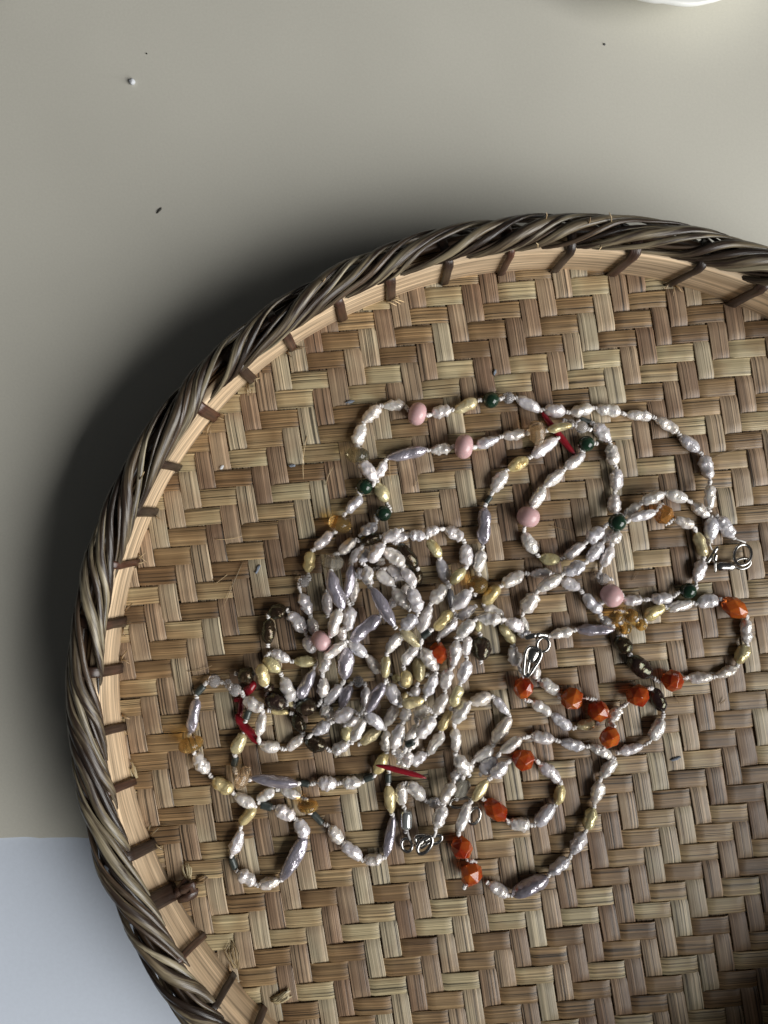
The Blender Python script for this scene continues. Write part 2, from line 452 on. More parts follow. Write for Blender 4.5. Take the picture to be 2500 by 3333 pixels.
# braided cane rim: four bundles wind round the rim, three canes to a bundle
def cane(k, wi):
    N = 13
    n = 420
    seed = k * 10 + wi * 3.3
    ph = 2 * PI * k / 4 + (0.0, 0.62, -0.40)[wi] * rnd.uniform(0.85, 1.1)
    path, ups, rads = [], [], []
    base = (0.00122, 0.00080, 0.00050)[wi] * rnd.uniform(0.9, 1.12)
    for i in range(n):
        t = 2 * PI * i / n
        cs, sn = math.cos(t) * 9, math.sin(t) * 9
        psi = N * t + ph + 0.7 * noise.noise(Vector((cs * .5, sn * .5, k * 7))) + 0.45 * noise.noise(Vector((cs, sn, seed)))
        g = (1.0, 1.03, 0.88)[wi] + 0.16 * noise.noise(Vector((cs, sn, seed + 50)))
        rx, rz = 0.0035 * g, 0.0037 * g
        dr = 0.0044 + 0.0015 * min(0.0, math.cos(t)) + rx * math.cos(psi); z = HOOP + 0.0008 + rz * math.sin(psi)
        path.append(rim(t, dr, z))
        ups.append((Vector((math.cos(t) * math.cos(psi), math.sin(t) * math.cos(psi), math.sin(psi)))).normalized())
        rads.append(base * (1 + 0.22 * noise.noise(Vector((cs * .7, sn * .7, seed + 90)))))
    v, f, u = tube(path, rads, 8, closed=True, flat=0.6, up=ups)
    link('cane_strand', mesh_data('cane_strand', v, f, M['cane' if wi == 0 or (wi == 1 and k % 2) else 'cane_dark'], u), tray)
for k in range(4):
    for wi in range(3): cane(k, wi)

# lashings over the hoop
LASH = [(417, 1834), (477, 1665), (559, 1518), (675, 1340), (803, 1217), (933, 1101), (1105, 1005), (1266, 937), (1450, 884), (1645, 863), (1828, 846), (2023, 865), (2221, 904), (2428, 952),
        (386, 2030), (374, 2181), (372, 2372), (406, 2555), (470, 2762), (547, 2912), (605, 3090), (730, 3221), (880, 3293)]
angs = []
for px, py in LASH:
    p = wpt(px, py, 0.0075)
    angs.append(math.atan2(p.y - RC[1], p.x - RC[0]) % (2 * PI))
lo, hi = min(angs), max(angs)
seen = sorted(angs)
# carry on at the same spacing round the side outside the picture
gaps = [(seen[(i + 1) % len(seen)] - seen[i]) % (2 * PI) for i in range(len(seen))]
gi = gaps.index(max(gaps))
cnt = int(round(gaps[gi] / 0.128))
extra = [(seen[gi] + gaps[gi] * (j + 1) / cnt) for j in range(cnt - 1)]
def lashing(t, wide=0.00135, leanpx=10.0):
    prof = [(-0.0002, -0.0007), (-0.0010, 0.0005), (-0.0009, 0.004), (-0.0008, 0.009), (-0.0009, 0.0138), (-0.0003, 0.0158), (0.0012, 0.0164), (0.004, 0.0168), (0.0062, 0.0155), (0.0064, 0.010), (0.0062, 0.003), (0.0058, -0.003)]
    seed = t * 31
    R0 = rim_r(t)
    lean = leanpx * S0 / R0
    V, U, F = [], [], []
    L = 0
    for i, (dr, z) in enumerate(prof):
        if i: L += math.hypot(dr - prof[i - 1][0], z - prof[i - 1][1])
        hw = wide * (1 + 0.12 * noise.noise(Vector((i * 0.5, seed, 0)))) * (0.72 if i == 0 else 1)
        a0 = t - lean * (min(1.0, max(0.0, z / HOOP)) - 0.5) + 0.0016 * noise.noise(Vector((i * 0.4, seed, 5)))
        if i < len(prof) - 1: tx, tz = prof[i + 1][0] - dr, prof[i + 1][1] - z
        else: tx, tz = dr - prof[i - 1][0], z - prof[i - 1][1]
        l = math.hypot(tx, tz); nx, nz = -tz / l, tx / l      # outward of the wrapped hoop
        for o, h in ((-1, 0.0), (-0.6, 0.00016), (0, 0.00020), (0.6, 0.00016), (1, 0.0)):
            V.append(rim(a0 + o * hw / R0, dr + nx * h, z + nz * h)); U.append((L * 100, (o + 1) * hw * 100))
    K = 5
    for i in range(len(prof) - 1):
        for q in range(K - 1):
            a = i * K + q
            F.append((a, a + K, a + K + 1, a + 1))
    o = link('lashing', mesh_data('lashing', V, F, M['lash'], U), tray)
    md = o.modifiers.new('thick', 'SOLIDIFY'); md.thickness = 0.0003; md.offset = -1
    # frayed bamboo ends at the foot of the lashing
    if rnd.random() < 0.6:
        parts = []
        for _ in range(rnd.randint(2, 4)):
            a0 = t + rnd.uniform(-0.018, 0.018)
            p0 = rim(a0, -0.0004, 0.0006)
            d = Vector((-math.cos(t), -math.sin(t), 0)) * rnd.uniform(0.001, 0.003) + Vector((-math.sin(t), math.cos(t), 0)) * rnd.uniform(-0.0035, 0.0035)
            p1 = p0 + d * 0.5 + Vector((0, 0, rnd.uniform(0.0004, 0.0014)))
            p2 = p0 + d + Vector((0, 0, rnd.uniform(0.0, 0.0005)))
            r = rnd.uniform(0.00012, 0.0004)
            parts.append(tube([p0, p1, p2], [r, r * 0.9, r * 0.3], 5, flat=0.4))
        v, f, u = merge(parts)
        link('frayed_fibre', mesh_data('frayed_fibre', v, f, M['fray'], u), o, kind='stuff')
LEAN = [0, 0, 0, 0, 0, 0, 0, 0, 0, 5, 10, 15, 30, 10, 15, 25, 35, 40, 50, 58, 45, 25, 20]
lean_at = dict(zip(angs, LEAN))
for t in seen + extra:
    lashing(t, 0.0024 if abs(t - angs[19]) < 1e-6 else rnd.uniform(0.0009, 0.00155), lean_at.get(t, 10))

def fan(px, py, ang, n, L0, spread, rad, zt=0.0012):
    parts = []
    for i in range(n):
        a = ang + spread * (rnd.random() - 0.5)
        l = L0 * rnd.uniform(0.55, 1.0)
        p0 = wpt(px, py, 0.0006) + Vector((rnd.uniform(-1, 1), rnd.uniform(-1, 1), 0)) * 0.0006
        d = Vector((math.cos(a), math.sin(a), 0)) * l
        sd = Vector((-d.y, d.x, 0)) * rnd.uniform(-0.25, 0.25)
        path = [p0, p0 + d * 0.35 + sd * 0.6 + Vector((0, 0, zt)), p0 + d * 0.7 + sd + Vector((0, 0, zt * 0.9)), p0 + d + Vector((0, 0, rnd.uniform(0, 0.0006)))]
        r = rad * rnd.uniform(0.5, 1.2)
        parts.append(tube(path, [r, r, r * 0.8, r * 0.35], 6, flat=0.35))
    v, f, u = merge(parts)
    link('frayed_fibre', mesh_data('frayed_fibre', v, f, M['weft'], u), tray, kind='stuff')
fan(618, 2866, 1.78, 7, 0.0052, 0.35, 0.0004, 0.0005)
fan(640, 2868, 0.30, 4, 0.0042, 0.35, 0.0004, 0.0005)
fan(890, 3258, 0.45, 8, 0.0056, 0.75, 0.0008, 0.0005)
fan(770, 3150, 1.75, 8, 0.0075, 0.22, 0.00035, 0.0004)
fan(440, 2530, 1.85, 5, 0.0050, 0.25, 0.00035, 0.0004)
# the bulky knot of dark cane in the lower left corner of the rim
kp = []
for sx, sy, mx, my, ex, ey, hz in ((560, 2925, 606, 2872, 636, 2880, 0.0030), (580, 2930, 640, 2905, 610, 2925, 0.0022), (575, 2905, 625, 2880, 632, 2915, 0.0040)):
    a_, m_, b_ = wpt(sx, sy, 0.0030), wpt(mx, my, hz), wpt(ex, ey, 0.0010)
    kp.append(tube([a_, (a_ + m_) / 2 + Vector((0, 0, 0.0005)), m_, (m_ + b_) / 2 + Vector((0, 0, 0.0003)), b_], [0.0009, 0.0012, 0.0012, 0.0010, 0.0005], 10, flat=0.55))
v, f, u = merge(kp)
link('cane_knot', mesh_data('cane_knot', v, f, M['lash'], u), tray)

# hair-thin splinters standing off the weave
HAIR = [(920, 990, 720, 1510), (520, 1590, 700, 1300), (790, 1830, 728, 1975), (1000, 1420, 988, 1560), (1270, 1480, 1275, 1580), (1430, 1500, 1500, 1490), (1340, 2060, 1400, 2010), (640, 2210, 790, 2160), (610, 2185, 690, 2166),
        (2060, 1890, 2080, 1860), (2320, 1490, 2425, 1460), (820, 1290, 830, 1180), (740, 1870, 700, 1900), (1060, 1580, 1085, 1520), (1350, 1585, 1362, 1560), (1585, 1830, 1605, 1815), (1790, 1710, 1860, 1730), (2195, 2260, 2215, 2295), (2345, 2290, 2365, 2272), (700, 1755, 790, 1745)]
for x1, y1, x2, y2 in ((1778, 690, 1776, 716), (1982, 690, 1990, 726), (1922, 706, 1912, 735), (1950, 815, 1955, 800), (1745, 790, 1750, 805), (1060, 905, 1046, 922), (470, 1535, 455, 1560)):
    p0, p1 = wpt(x1, y1, HOOP + 0.0068), wpt(x2, y2, HOOP + 0.0045)
    v, f, u = tube([p0, (p0 + p1) / 2 + Vector((0.0002, 0.0001, 0.0002)), p1], [0.00006, 0.00016, 0.00018], 5)
    link('splinter', mesh_data('splinter', v, f, M['fray'], u), tray)
for x1, y1, x2, y2 in HAIR:
    L_ = math.hypot(x2 - x1, y2 - y1)
    if L_ > 260: continue
    a, b = wpt(x1, y1, 0.0007), wpt(x2, y2, 0.0012)
    n_ = Vector((-(b - a).y, (b - a).x, 0)) * rnd.uniform(-0.08, 0.08)
    path = [a + (b - a) * (i / 6) + n_ * (4 * (i / 6) * (1 - i / 6)) for i in range(7)]
    v, f, u = tube(path, [0.00009] * 6 + [0.00003], 5)
    link('splinter', mesh_data('splinter', v, f, M['fray'], u), tray)

# ---------------------------------------------------------------- bead shapes
def pearl_shape(name, seed, mat, lumps=0.10, wrinkle=0.035, rings=22, segs=22, power=2.6, waist=0.0, bend=0.0):
    r0 = random.Random(seed)
    sk = r0.uniform(0.86, 1.16)
    k1, k2 = r0.uniform(4, 8), r0.uniform(9, 14)
    p1, p2 = r0.uniform(0, 6), r0.uniform(0, 6)
    tilt = r0.uniform(-2.2, 2.2)
    V, F, U = [], [], []
    V.append(Vector((-0.5, 0, 0)))
    for i in range(1, rings):
        t = i / rings
        tt = 0.5 - 0.5 * math.cos(PI * t)
        x = tt - 0.5
        r = 0.5 * (1 - abs(2 * tt ** sk - 1) ** power) ** 0.52
        r *= 1 - waist * math.exp(-((tt - 0.5) / 0.13) ** 2)
        for j in range(segs):
            an = 2 * PI * j / segs
            ca, sa = math.cos(an), math.sin(an)
            n1 = noise.noise(Vector((x * 2.6 + seed * 3.1, ca * 0.9, sa * 0.9)))
            wv = math.sin(2 * PI * k1 * tt / 2.2 + p1 + tilt * ca) * 0.6 + math.sin(2 * PI * k2 * tt / 2.2 + p2 - tilt * sa) * 0.4
            n2 = noise.noise(Vector((x * 7 + seed, ca * 2.2, sa * 2.2)))
            rr = r * (1 + lumps * 1.6 * n1 + wrinkle * wv * (0.5 + n2) + wrinkle * 1.6 * n2)
            V.append(Vector((x, rr * ca + bend * (4 * x * x - 0.5), rr * sa * 0.94)))
    V.append(Vector((0.5, 0, 0)))
    for j in range(segs):
        F.append((0, 1 + (j + 1) % segs, 1 + j))
    for i in range(rings - 2):
        for j in range(segs):
            a = 1 + i * segs + j; b = 1 + i * segs + (j + 1) % segs
            F.append((a, b, b + segs, a + segs))
    e = len(V) - 1; s0 = 1 + (rings - 2) * segs
    for j in range(segs):
        F.append((e, s0 + j, s0 + (j + 1) % segs))
    return mesh_data(name, V, F, mat)

def hull_shape(name, seed, mat, n=22, jitter=0.18, taper=0.0):
    r0 = random.Random(seed)
    bm = bmesh.new()
    for i in range(n):
        z = 1 - 2 * (i + 0.5) / n
        rr = math.sqrt(1 - z * z); a = i * 2.39996 + r0.uniform(-jitter, jitter)
        q = 0.5 * r0.uniform(1 - jitter * 0.4, 1.0)
        bm.verts.new((z * q, rr * math.cos(a) * q, rr * math.sin(a) * q))
    bmesh.ops.convex_hull(bm, input=bm.verts)
    loose = [v for v in bm.verts if not v.link_faces]
    bmesh.ops.delete(bm, geom=loose, context='VERTS')
    bmesh.ops.dissolve_limit(bm, angle_limit=0.16, verts=bm.verts, edges=bm.edges)
    bmesh.ops.recalc_face_normals(bm, faces=bm.faces)
    bmesh.ops.bevel(bm, geom=bm.edges[:], offset=0.012, segments=1, affect='EDGES', profile=0.5)
    me = bpy.data.meshes.new(name); bm.to_mesh(me); bm.free()
    me.materials.append(mat)
    return me

def lathe_shape(name, prof, mat, segs=28, smooth=True):
    """prof: (x, r) from one end to the other."""
    V, F = [], []
    for x, r in prof:
        for j in range(segs):
            a = 2 * PI * j / segs
            V.append(Vector((x, r * math.cos(a), r * math.sin(a))))
    for i in range(len(prof) - 1):
        for j in range(segs):
            a = i * segs + j; b = i * segs + (j + 1) % segs
            F.append((a, b, b + segs, a + segs))
    return mesh_data(name, V, F, mat, smooth=smooth)

round_prof = [(-0.5 * math.cos(PI * i / 16), max(0.004, 0.5 * math.sin(PI * i / 16))) for i in range(17)]
ron_prof = [(-0.5 * math.cos(PI * i / 18), max(0.03, 0.5 * abs(math.sin(PI * i / 18)) ** 0.72)) for i in range(19)]
facet_prof = [(-0.48, 0.06), (-0.42, 0.26), (-0.2, 0.46), (0.0, 0.5), (0.2, 0.46), (0.42, 0.26), (0.48, 0.06)]
chip_prof = [(-0.48, 0.05), (-0.46, 0.24), (-0.26, 0.45), (0.0, 0.5), (0.26, 0.45), (0.46, 0.24), (0.48, 0.05)]
tube_prof = [(-0.5, 0.14), (-0.5, 0.42), (-0.47, 0.49), (-0.3, 0.5), (0.3, 0.5), (0.47, 0.49), (0.5, 0.42), (0.5, 0.14)]
pill_prof = [(-0.5, 0.02), (-0.49, 0.22), (-0.42, 0.42), (-0.3, 0.5), (0.3, 0.5), (0.42, 0.42), (0.49, 0.22), (0.5, 0.02)]

def coral_shape(name, seed):
    r0 = random.Random(seed)
    path = []; rad = []
    for i in range(17):
        t = i / 16
        path.append(Vector((t - 0.5, 0.16 * math.sin(t * 3.0 + seed) - 0.08, 0)))
        rad.append(0.5 * (0.72 + 0.28 * math.sin(PI * t)) * (1 + 0.18 * noise.noise(Vector((t * 5, seed, 0)))) * (0.6 if i in (0, 16) else 0.92 if i in (1, 15) else 1.0))
    # radii are in units of the stick's width: the object's scale turns them to metres
    v, f, u = tube([Vector((p.x, p.y * 1.0, 0)) for p in path], rad, 14)
    return mesh_data(name, v, f, M['R'])

SH = {
    'P': [pearl_shape('pearl_bead', s, M['P'], lumps=0.13 + 0.03 * (s % 3), wrinkle=0.085 + 0.02 * (s % 4), power=(3.2, 2.6, 2.2)[s % 3], waist=0.10 if s % 5 == 0 else 0.0, bend=(0.0, 0.03, -0.03)[s % 3]) for s in range(1, 15)],
    'Y': [pearl_shape('yellow_pearl_bead', s, M['Y'], lumps=0.17, wrinkle=0.055, power=2.6, waist=0.15 if s % 2 else 0) for s in range(20, 26)],
    'L': [pearl_shape('lavender_pearl_bead', s, M['L'], lumps=0.2, wrinkle=0.07, rings=28, power=2.3, waist=0.12 if s % 2 else 0, bend=0.10 if s % 3 == 0 else 0.02) for s in range(30, 36)],
    'B': [pearl_shape('bronze_pearl_bead', s, M['B'], lumps=0.14, wrinkle=0.07, power=2.6) for s in range(40, 45)],
    'D': [pearl_shape('grey_pearl_bead', 50, M['D'], lumps=0.2, wrinkle=0.06)],
    'K': [lathe_shape('pink_stone_bead', ron_prof, M['K'])],
    'G': [lathe_shape('green_stone_bead', round_prof, M['G'])],
    'C': [lathe_shape('crystal_bead', facet_prof, M['C'], segs=10, smooth=False)],
    'a': [lathe_shape('citrine_bead', ron_prof, M['a'])],
    'p': [lathe_shape('citrine_bead', chip_prof, M['p'], segs=8, smooth=False)],
    't': [lathe_shape('citrine_bead', ron_prof, M['t'])],
    's': [lathe_shape('smoky_citrine_bead', chip_prof, M['s'], segs=10, smooth=False)],
    'o': [hull_shape('citrine_bead', 10, M['o'], n=18, jitter=0.25)],
    'O': [hull_shape('carnelian_bead', s, M['O'], n=20, jitter=0.12) for s in (11, 12, 13, 14)],
    'R': [coral_shape('coral_stick', s) for s in (1, 2, 3)],
    'H': [lathe_shape('dark_tube_bead', tube_prof, M['H'])],
    'S': [lathe_shape('silver_tube_bead', pill_prof, M['S'])],
}
NAME = dict(P='pearl_bead', Y='yellow_pearl_bead', L='lavender_pearl_bead', B='bronze_pearl_bead', D='grey_pearl_bead', K='pink_stone_bead', G='green_stone_bead', C='crystal_bead', a='citrine_bead', p='citrine_bead', t='citrine_bead', s='smoky_citrine_bead', o='citrine_bead', O='carnelian_bead', R='coral_stick', H='dark_tube_bead', S='silver_tube_bead')

# ---------------------------------------------------------------- necklaces: kind, both ends (photo pixels), width, layer in the heap
BEADS = """
#1 P 1183 1382 1158 1448 41 0; P 1235 1322 1183 1374 38 0; P 1247 1321 1319 1317 36 0; K 1331 1340 1386 1354 76 0; P 1407 1348 1467 1332 38 0; Y 1478 1337 1552 1305 43 0; G 1572 1302 1624 1302 54 0; C 1635 1295 1674 1295 41 0; P 1683 1295 1757 1337 38 0; P 1773 1332 1840 1341 42 0; P 1858 1344 1929 1327 41 0; P 1942 1328 2019 1343 41 0; P 2040 1350 2120 1356 33 0; P 2134 1363 2205 1403 36 0; P 2215 1421 2273 1467 39 0; P 2289 1484 2311 1557 43 0; P 2311 1580 2309 1655 38 1; t 1166 1455 1161 1508 78 0; P 1172 1502 1221 1562 41 1; P 1254 1502 1226 1554 38 0; L 1261 1490 1387 1464 43 0; P 1402 1467 1470 1457 36 0; K 1481 1450 1539 1457 81 0; P 1552 1454 1623 1424 35 0; P 1637 1421 1712 1408 36 0; p 1721 1412 1773 1403 84 0; Y 1783 1400 1861 1383 32 1; C 1874 1383 1913 1398 41 1; C 1842 1372 1869 1389 35 0; G 1882 1444 1934 1444 52 0; P 1903 1477 1840 1523 38 0; P 1834 1532 1772 1583 38 0; P 1770 1587 1733 1652 41 0; K 1730 1652 1709 1713 75 0; R 1761 1345 1867 1474 26 0; P 1814 1428 1733 1484 38 0; Y 1717 1493 1654 1528 43 0; P 1646 1534 1604 1599 41 0; H 1598 1615 1582 1638 18 0; L 1578 1652 1573 1771 49 0; H 1889 1364 1921 1374 17 0; P 1935 1380 1984 1435 43 0; P 1987 1447 1999 1513 41 0; P 2009 1526 2005 1594 42 0; P 1997 1607 2002 1670 41 0; G 1980 1700 2038 1700 59 1; G 1161 1584 1213 1584 53 0; Y 1228 1573 1258 1632 42 0; G 1222 1671 1274 1671 52 0; P 1177 1617 1127 1667 38 0; a 1115 1681 1098 1730 77 0; P 1226 1707 1177 1739 41 0; P 2082 1641 2036 1681 38 0; P 2092 1635 2160 1606 41 1; P 2168 1604 2236 1626 41 1; P 2253 1638 2305 1681 35 0; o 2162 1635 2162 1710 72 0; P 2053 1690 2132 1667 32 1; P 2195 1687 2257 1713 35 1; P 1026 1786 1081 1732 38 0; Y 1011 1795 1003 1863 43 0; C 970 1892 1009 1892 41 0; P 979 1932 1010 1999 38 0; P 1011 2010 1024 2067 35 0; K 1024 2104 1068 2070 72 1; B 933 1983 872 1997 43 0; B 874 2013 872 2097 41 0; P 940 1994 995 2055 43 0; P 997 2072 1021 2125 41 0; P 1704 1736 1744 1800 43 0; Y 1756 1817 1821 1823 41 0; P 1838 1814 1903 1771 38 0; P 1912 1759 1964 1722 43 1; P 1967 1759 1987 1722 35 0; P 1990 1765 2016 1731 38 1; P 1993 1780 1961 1843 35 0; C 1942 1884 1983 1884 41 0; K 1964 1959 2019 1919 76 0; P 1568 1791 1553 1864 41 0; a 1562 1875 1547 1930 67 0; Y 1625 1910 1573 1965 46 0; P 1704 1864 1636 1904 41 0; P 1796 1864 1727 1869 35 0; Y 2268 1733 2294 1809 43 0; P 2288 1823 2265 1893 41 0; G 2214 1923 2266 1923 52 0; P 2189 1945 2121 1950 38 0; P 2090 1953 2027 1953 36 0; P 2317 1683 2314 1755 43 0; P 2337 1684 2385 1746 43 0; 
#2 P 2172 1982 2252 1962 38 0; P 2268 1965 2337 1950 42 0; O 2351 1950 2432 2005 69 0; P 2427 2014 2430 2092 41 0; Y 2430 2101 2401 2159 43 0; Y 2163 1971 2100 2011 43 0; a 2039 1991 2071 2014 43 0; a 2022 2031 2048 2060 41 0; a 1996 1991 2016 2023 46 0; a 2074 2023 2100 2046 38 0; P 2398 2173 2331 2199 32 0; P 2320 2205 2239 2205 36 0; O 2227 2208 2149 2222 74 0; O 2111 2240 2042 2289 77 0; P 2019 2303 1981 2350 38 0; O 1947 2277 1947 2353 75 0; O 2005 2367 1964 2434 69 1; O 1903 2272 1822 2277 78 0; P 1761 2214 1819 2257 41 0; P 1744 2170 1744 2211 32 0; B 2004 2075 2053 2124 46 0; B 2045 2138 2120 2202 52 0; B 2126 2240 2160 2315 41 0; P 2155 2341 2123 2408 43 0; P 2091 2428 2016 2448 32 0; P 1921 2428 1990 2462 35 0; P 1903 2431 1825 2416 38 0; P 1802 2405 1728 2396 38 0; P 1696 2402 1631 2448 35 1; P 1614 2468 1568 2515 49 0; O 1704 2202 1704 2277 72 0; P 1733 2283 1793 2326 38 0; P 1796 2324 1857 2373 39 0; Y 1880 2364 1941 2353 41 0; O 1663 2474 1744 2471 77 0; P 1649 2483 1602 2529 38 1; P 1756 2486 1822 2541 41 0; Y 1828 2555 1814 2619 38 0; P 1801 2622 1744 2685 43 0; P 1724 2685 1657 2680 43 0; O 1576 2604 1652 2668 68 0; Y 1586 2541 1539 2604 35 1; P 1526 2616 1494 2703 35 1; O 1491 2720 1514 2798 77 0; O 1555 2807 1514 2882 77 0; P 1591 2876 1652 2914 38 0; L 1669 2914 1782 2856 54 0; P 1789 2842 1851 2795 41 0; P 1860 2778 1903 2709 43 0; Y 1909 2697 1932 2630 46 0; P 1935 2616 1952 2544 41 0; P 1955 2529 2002 2471 38 0; s 1508 2535 1488 2596 55 0; 
#3 P 1110 2743 1074 2688 43 0; H 1017 2645 1048 2680 21 0; a 1002 2604 1002 2642 69 0; P 979 2596 915 2570 32 0; P 1175 2795 1115 2743 43 0; P 1245 2792 1184 2801 38 0; L 1280 2654 1256 2790 33 0; P 1095 2552 1033 2546 43 0; P 1112 2546 1176 2549 38 0; H 1186 2537 1215 2526 23 0; Y 1221 2517 1258 2451 41 0; H 1264 2517 1264 2546 21 0; Y 1264 2558 1273 2645 41 0; P 1304 2552 1309 2619 38 0; S 1322 2636 1322 2700 38 0; P 1329 2547 1381 2602 43 0; P 1395 2613 1433 2613 32 0; P 1476 2549 1439 2613 41 1; P 1447 2625 1419 2691 43 1; P 1497 2503 1476 2538 35 0; R 1238 2487 1378 2523 23 3; C 676 2217 719 2217 43 0; H 664 2232 639 2258 24 0; L 642 2275 619 2385 43 0; a 615 2399 628 2446 82 0; P 634 2454 677 2515 43 0; Y 694 2535 755 2576 46 0; P 765 2587 829 2625 38 0; H 849 2619 885 2628 26 0; P 898 2628 957 2662 43 0; P 967 2668 996 2723 43 0; L 993 2726 918 2862 48 0; P 910 2865 843 2882 38 0; P 829 2876 776 2839 46 0; H 765 2827 752 2790 23 0; P 756 2781 785 2703 38 0; Y 782 2683 829 2628 41 0; P 837 2604 892 2570 35 0; C 745 2246 786 2246 42 1; C 728 2226 755 2226 32 0; R 830 2221 796 2272 35 0; R 761 2278 786 2272 20 0; R 764 2333 845 2418 35 0; R 793 2260 784 2341 22 0; P 794 2275 855 2310 43 1; P 856 2321 842 2394 32 1; H 810 2313 801 2341 23 1; Y 793 2385 761 2451 43 0; H 767 2463 761 2492 22 0; p 770 2521 810 2541 81 0; L 819 2530 966 2553 41 1; H 978 2547 1007 2553 22 0; P 845 2425 909 2434 41 0; P 935 2440 987 2394 32 0; B 773 2194 828 2200 52 0; Y 848 2162 862 2234 41 1; Y 859 2142 911 2185 43 0; P 920 2205 952 2281 43 0; P 885 2119 942 2151 35 0; Y 958 2153 1030 2153 38 0; L 1021 2179 975 2275 43 0; B 862 2272 932 2295 49 0; B 871 2226 877 2252 35 0; B 963 2301 1033 2301 49 0; B 958 2324 987 2382 38 0; B 995 2408 1062 2434 48 0; Y 880 2313 940 2321 23 0; Y 937 2286 958 2295 23 0; P 1018 2385 1073 2356 38 1; 
#4 s 1085 1805 1082 1857 75 0; P 1154 1755 1106 1802 35 0; P 1174 1785 1140 1831 32 0; P 1302 1727 1247 1756 38 2; P 1328 1739 1273 1762 35 1; P 1334 1742 1383 1747 38 2; P 1384 1736 1429 1721 32 1; P 1449 1721 1506 1752 41 0; B 1172 1762 1238 1747 35 0; B 1299 1771 1357 1849 41 1; B 1362 1854 1357 1904 32 0; Y 1393 1759 1435 1812 38 1; P 1429 1820 1459 1898 41 0; P 1247 1771 1203 1828 38 3; P 1203 1791 1169 1825 38 2; P 1250 1788 1313 1837 46 2; P 1235 1814 1241 1843 32 0; P 1264 1846 1316 1883 41 1; P 1157 1866 1189 1866 35 0; P 1195 1844 1200 1906 38 2; P 1228 1860 1283 1904 41 1; P 1310 1849 1352 1904 38 2; P 1316 1904 1328 1956 32 0; P 1335 1915 1365 1990 43 2; P 1281 1918 1328 1979 41 1; P 1296 1944 1264 1976 29 0; P 1354 2005 1310 2045 41 2; L 1070 1860 1114 1982 49 2; L 1145 1840 1128 1947 32 1; P 1157 1892 1148 1959 32 0; P 1064 1927 1067 1999 38 0; P 1102 1982 1079 2071 43 2; P 1140 1976 1134 2051 43 1; P 1111 2042 1117 2083 35 1; L 1235 2005 1143 2086 49 1; L 1211 1915 1284 2037 38 3; P 1122 2092 1056 2141 35 2; P 1140 2089 1189 2135 38 1; L 1128 2109 1122 2210 49 1; P 1070 2138 1047 2187 32 1; P 1195 2135 1235 2190 35 0; Y 1258 2135 1253 2205 35 1; P 1305 2063 1260 2121 38 1; Y 1305 2051 1368 2103 38 2; P 1357 2103 1310 2161 41 1; Y 1362 2141 1365 2219 43 0; P 1374 2112 1417 2181 43 1; P 1400 1970 1368 2057 41 1; P 1452 1909 1404 1961 41 1; D 1464 1915 1470 1985 25 0; Y 1470 1990 1415 2048 43 1; Y 1513 1852 1467 1898 38 1; P 1513 1773 1522 1843 43 0; P 1530 1924 1478 1979 43 2; P 1542 1976 1493 2011 35 1; P 1487 2019 1426 2074 32 0; P 1542 2022 1490 2071 43 2; H 1399 2054 1374 2073 23 3; O 1426 2087 1426 2165 69 0; P 1487 2086 1475 2167 38 1; P 1525 2071 1513 2132 32 1; P 1525 2152 1501 2222 41 1; C 1394 2196 1430 2196 38 0; P 1828 1887 1887 1916 41 0; P 1900 1936 1955 1994 43 0; C 1955 2014 1990 2029 35 0; L 1999 2049 1877 2049 43 0; P 1864 2052 1792 2069 36 0; P 1961 1768 1912 1826 41 0; P 1902 1835 1837 1866 43 1; P 1825 1875 1753 1919 41 1; P 1744 1930 1704 1991 46 0; P 1698 2008 1715 2055 26 0; P 1686 2066 1721 2060 29 0; P 1576 1972 1638 2005 38 0; P 1556 2011 1630 2017 43 2; Y 1556 2017 1556 2057 26 0; B 1568 2072 1566 2150 54 0; P 1646 2017 1704 2049 41 1; Y 1631 2034 1675 2095 38 0; P 1663 2107 1686 2165 41 0; P 1597 2263 1530 2289 43 0; P 1608 2269 1654 2324 32 0; P 1660 2335 1607 2416 41 0; P 1604 2434 1544 2474 35 0; P 1536 2483 1507 2523 32 1; P 1053 2205 1051 2271 38 0; P 1112 2231 1059 2292 35 0; L 1140 2231 1108 2303 38 0; C 1147 2218 1185 2218 38 0; P 1192 2237 1189 2300 32 0; L 1250 2225 1195 2318 43 2; P 1264 2228 1299 2294 43 1; Y 1319 2182 1325 2239 43 1; Y 1281 2196 1296 2222 29 0; P 1417 2196 1386 2265 41 2; P 1464 2179 1446 2244 43 1; Y 1496 2232 1472 2300 43 1; P 1452 2257 1415 2325 38 1; P 1525 2286 1475 2352 41 1; Y 1322 2254 1310 2297 29 0; Y 1380 2277 1310 2294 38 2; P 1351 2234 1354 2265 32 0; P 1328 2306 1316 2346 35 1; P 1391 2300 1351 2332 41 1; P 1290 2297 1253 2361 35 0; Y 1467 2312 1432 2378 35 0; P 1481 2370 1484 2445 38 0; P 1484 2459 1525 2520 43 2; P 1150 2309 1088 2346 43 1; P 1050 2300 1079 2341 43 0; P 1166 2338 1125 2358 32 0; P 1189 2320 1247 2370 38 2; P 1186 2341 1148 2410 35 2; Y 1122 2364 1134 2410 38 0; Y 1238 2373 1174 2419 38 0; P 1137 2416 1083 2448 38 0; P 1255 2378 1258 2445 35 0; P 1308 2358 1279 2436 43 2; P 1412 2335 1360 2399 43 2; P 1360 2361 1325 2416 35 1; H 1323 2425 1347 2414 23 3; P 1362 2410 1334 2433 26 1; P 1441 2384 1394 2454 38 0; P 1386 2454 1334 2482 41 0; C 1281 2454 1316 2454 35 2; P 1328 2448 1328 2491 35 1; P 1328 2488 1290 2474 29 1; 
"""
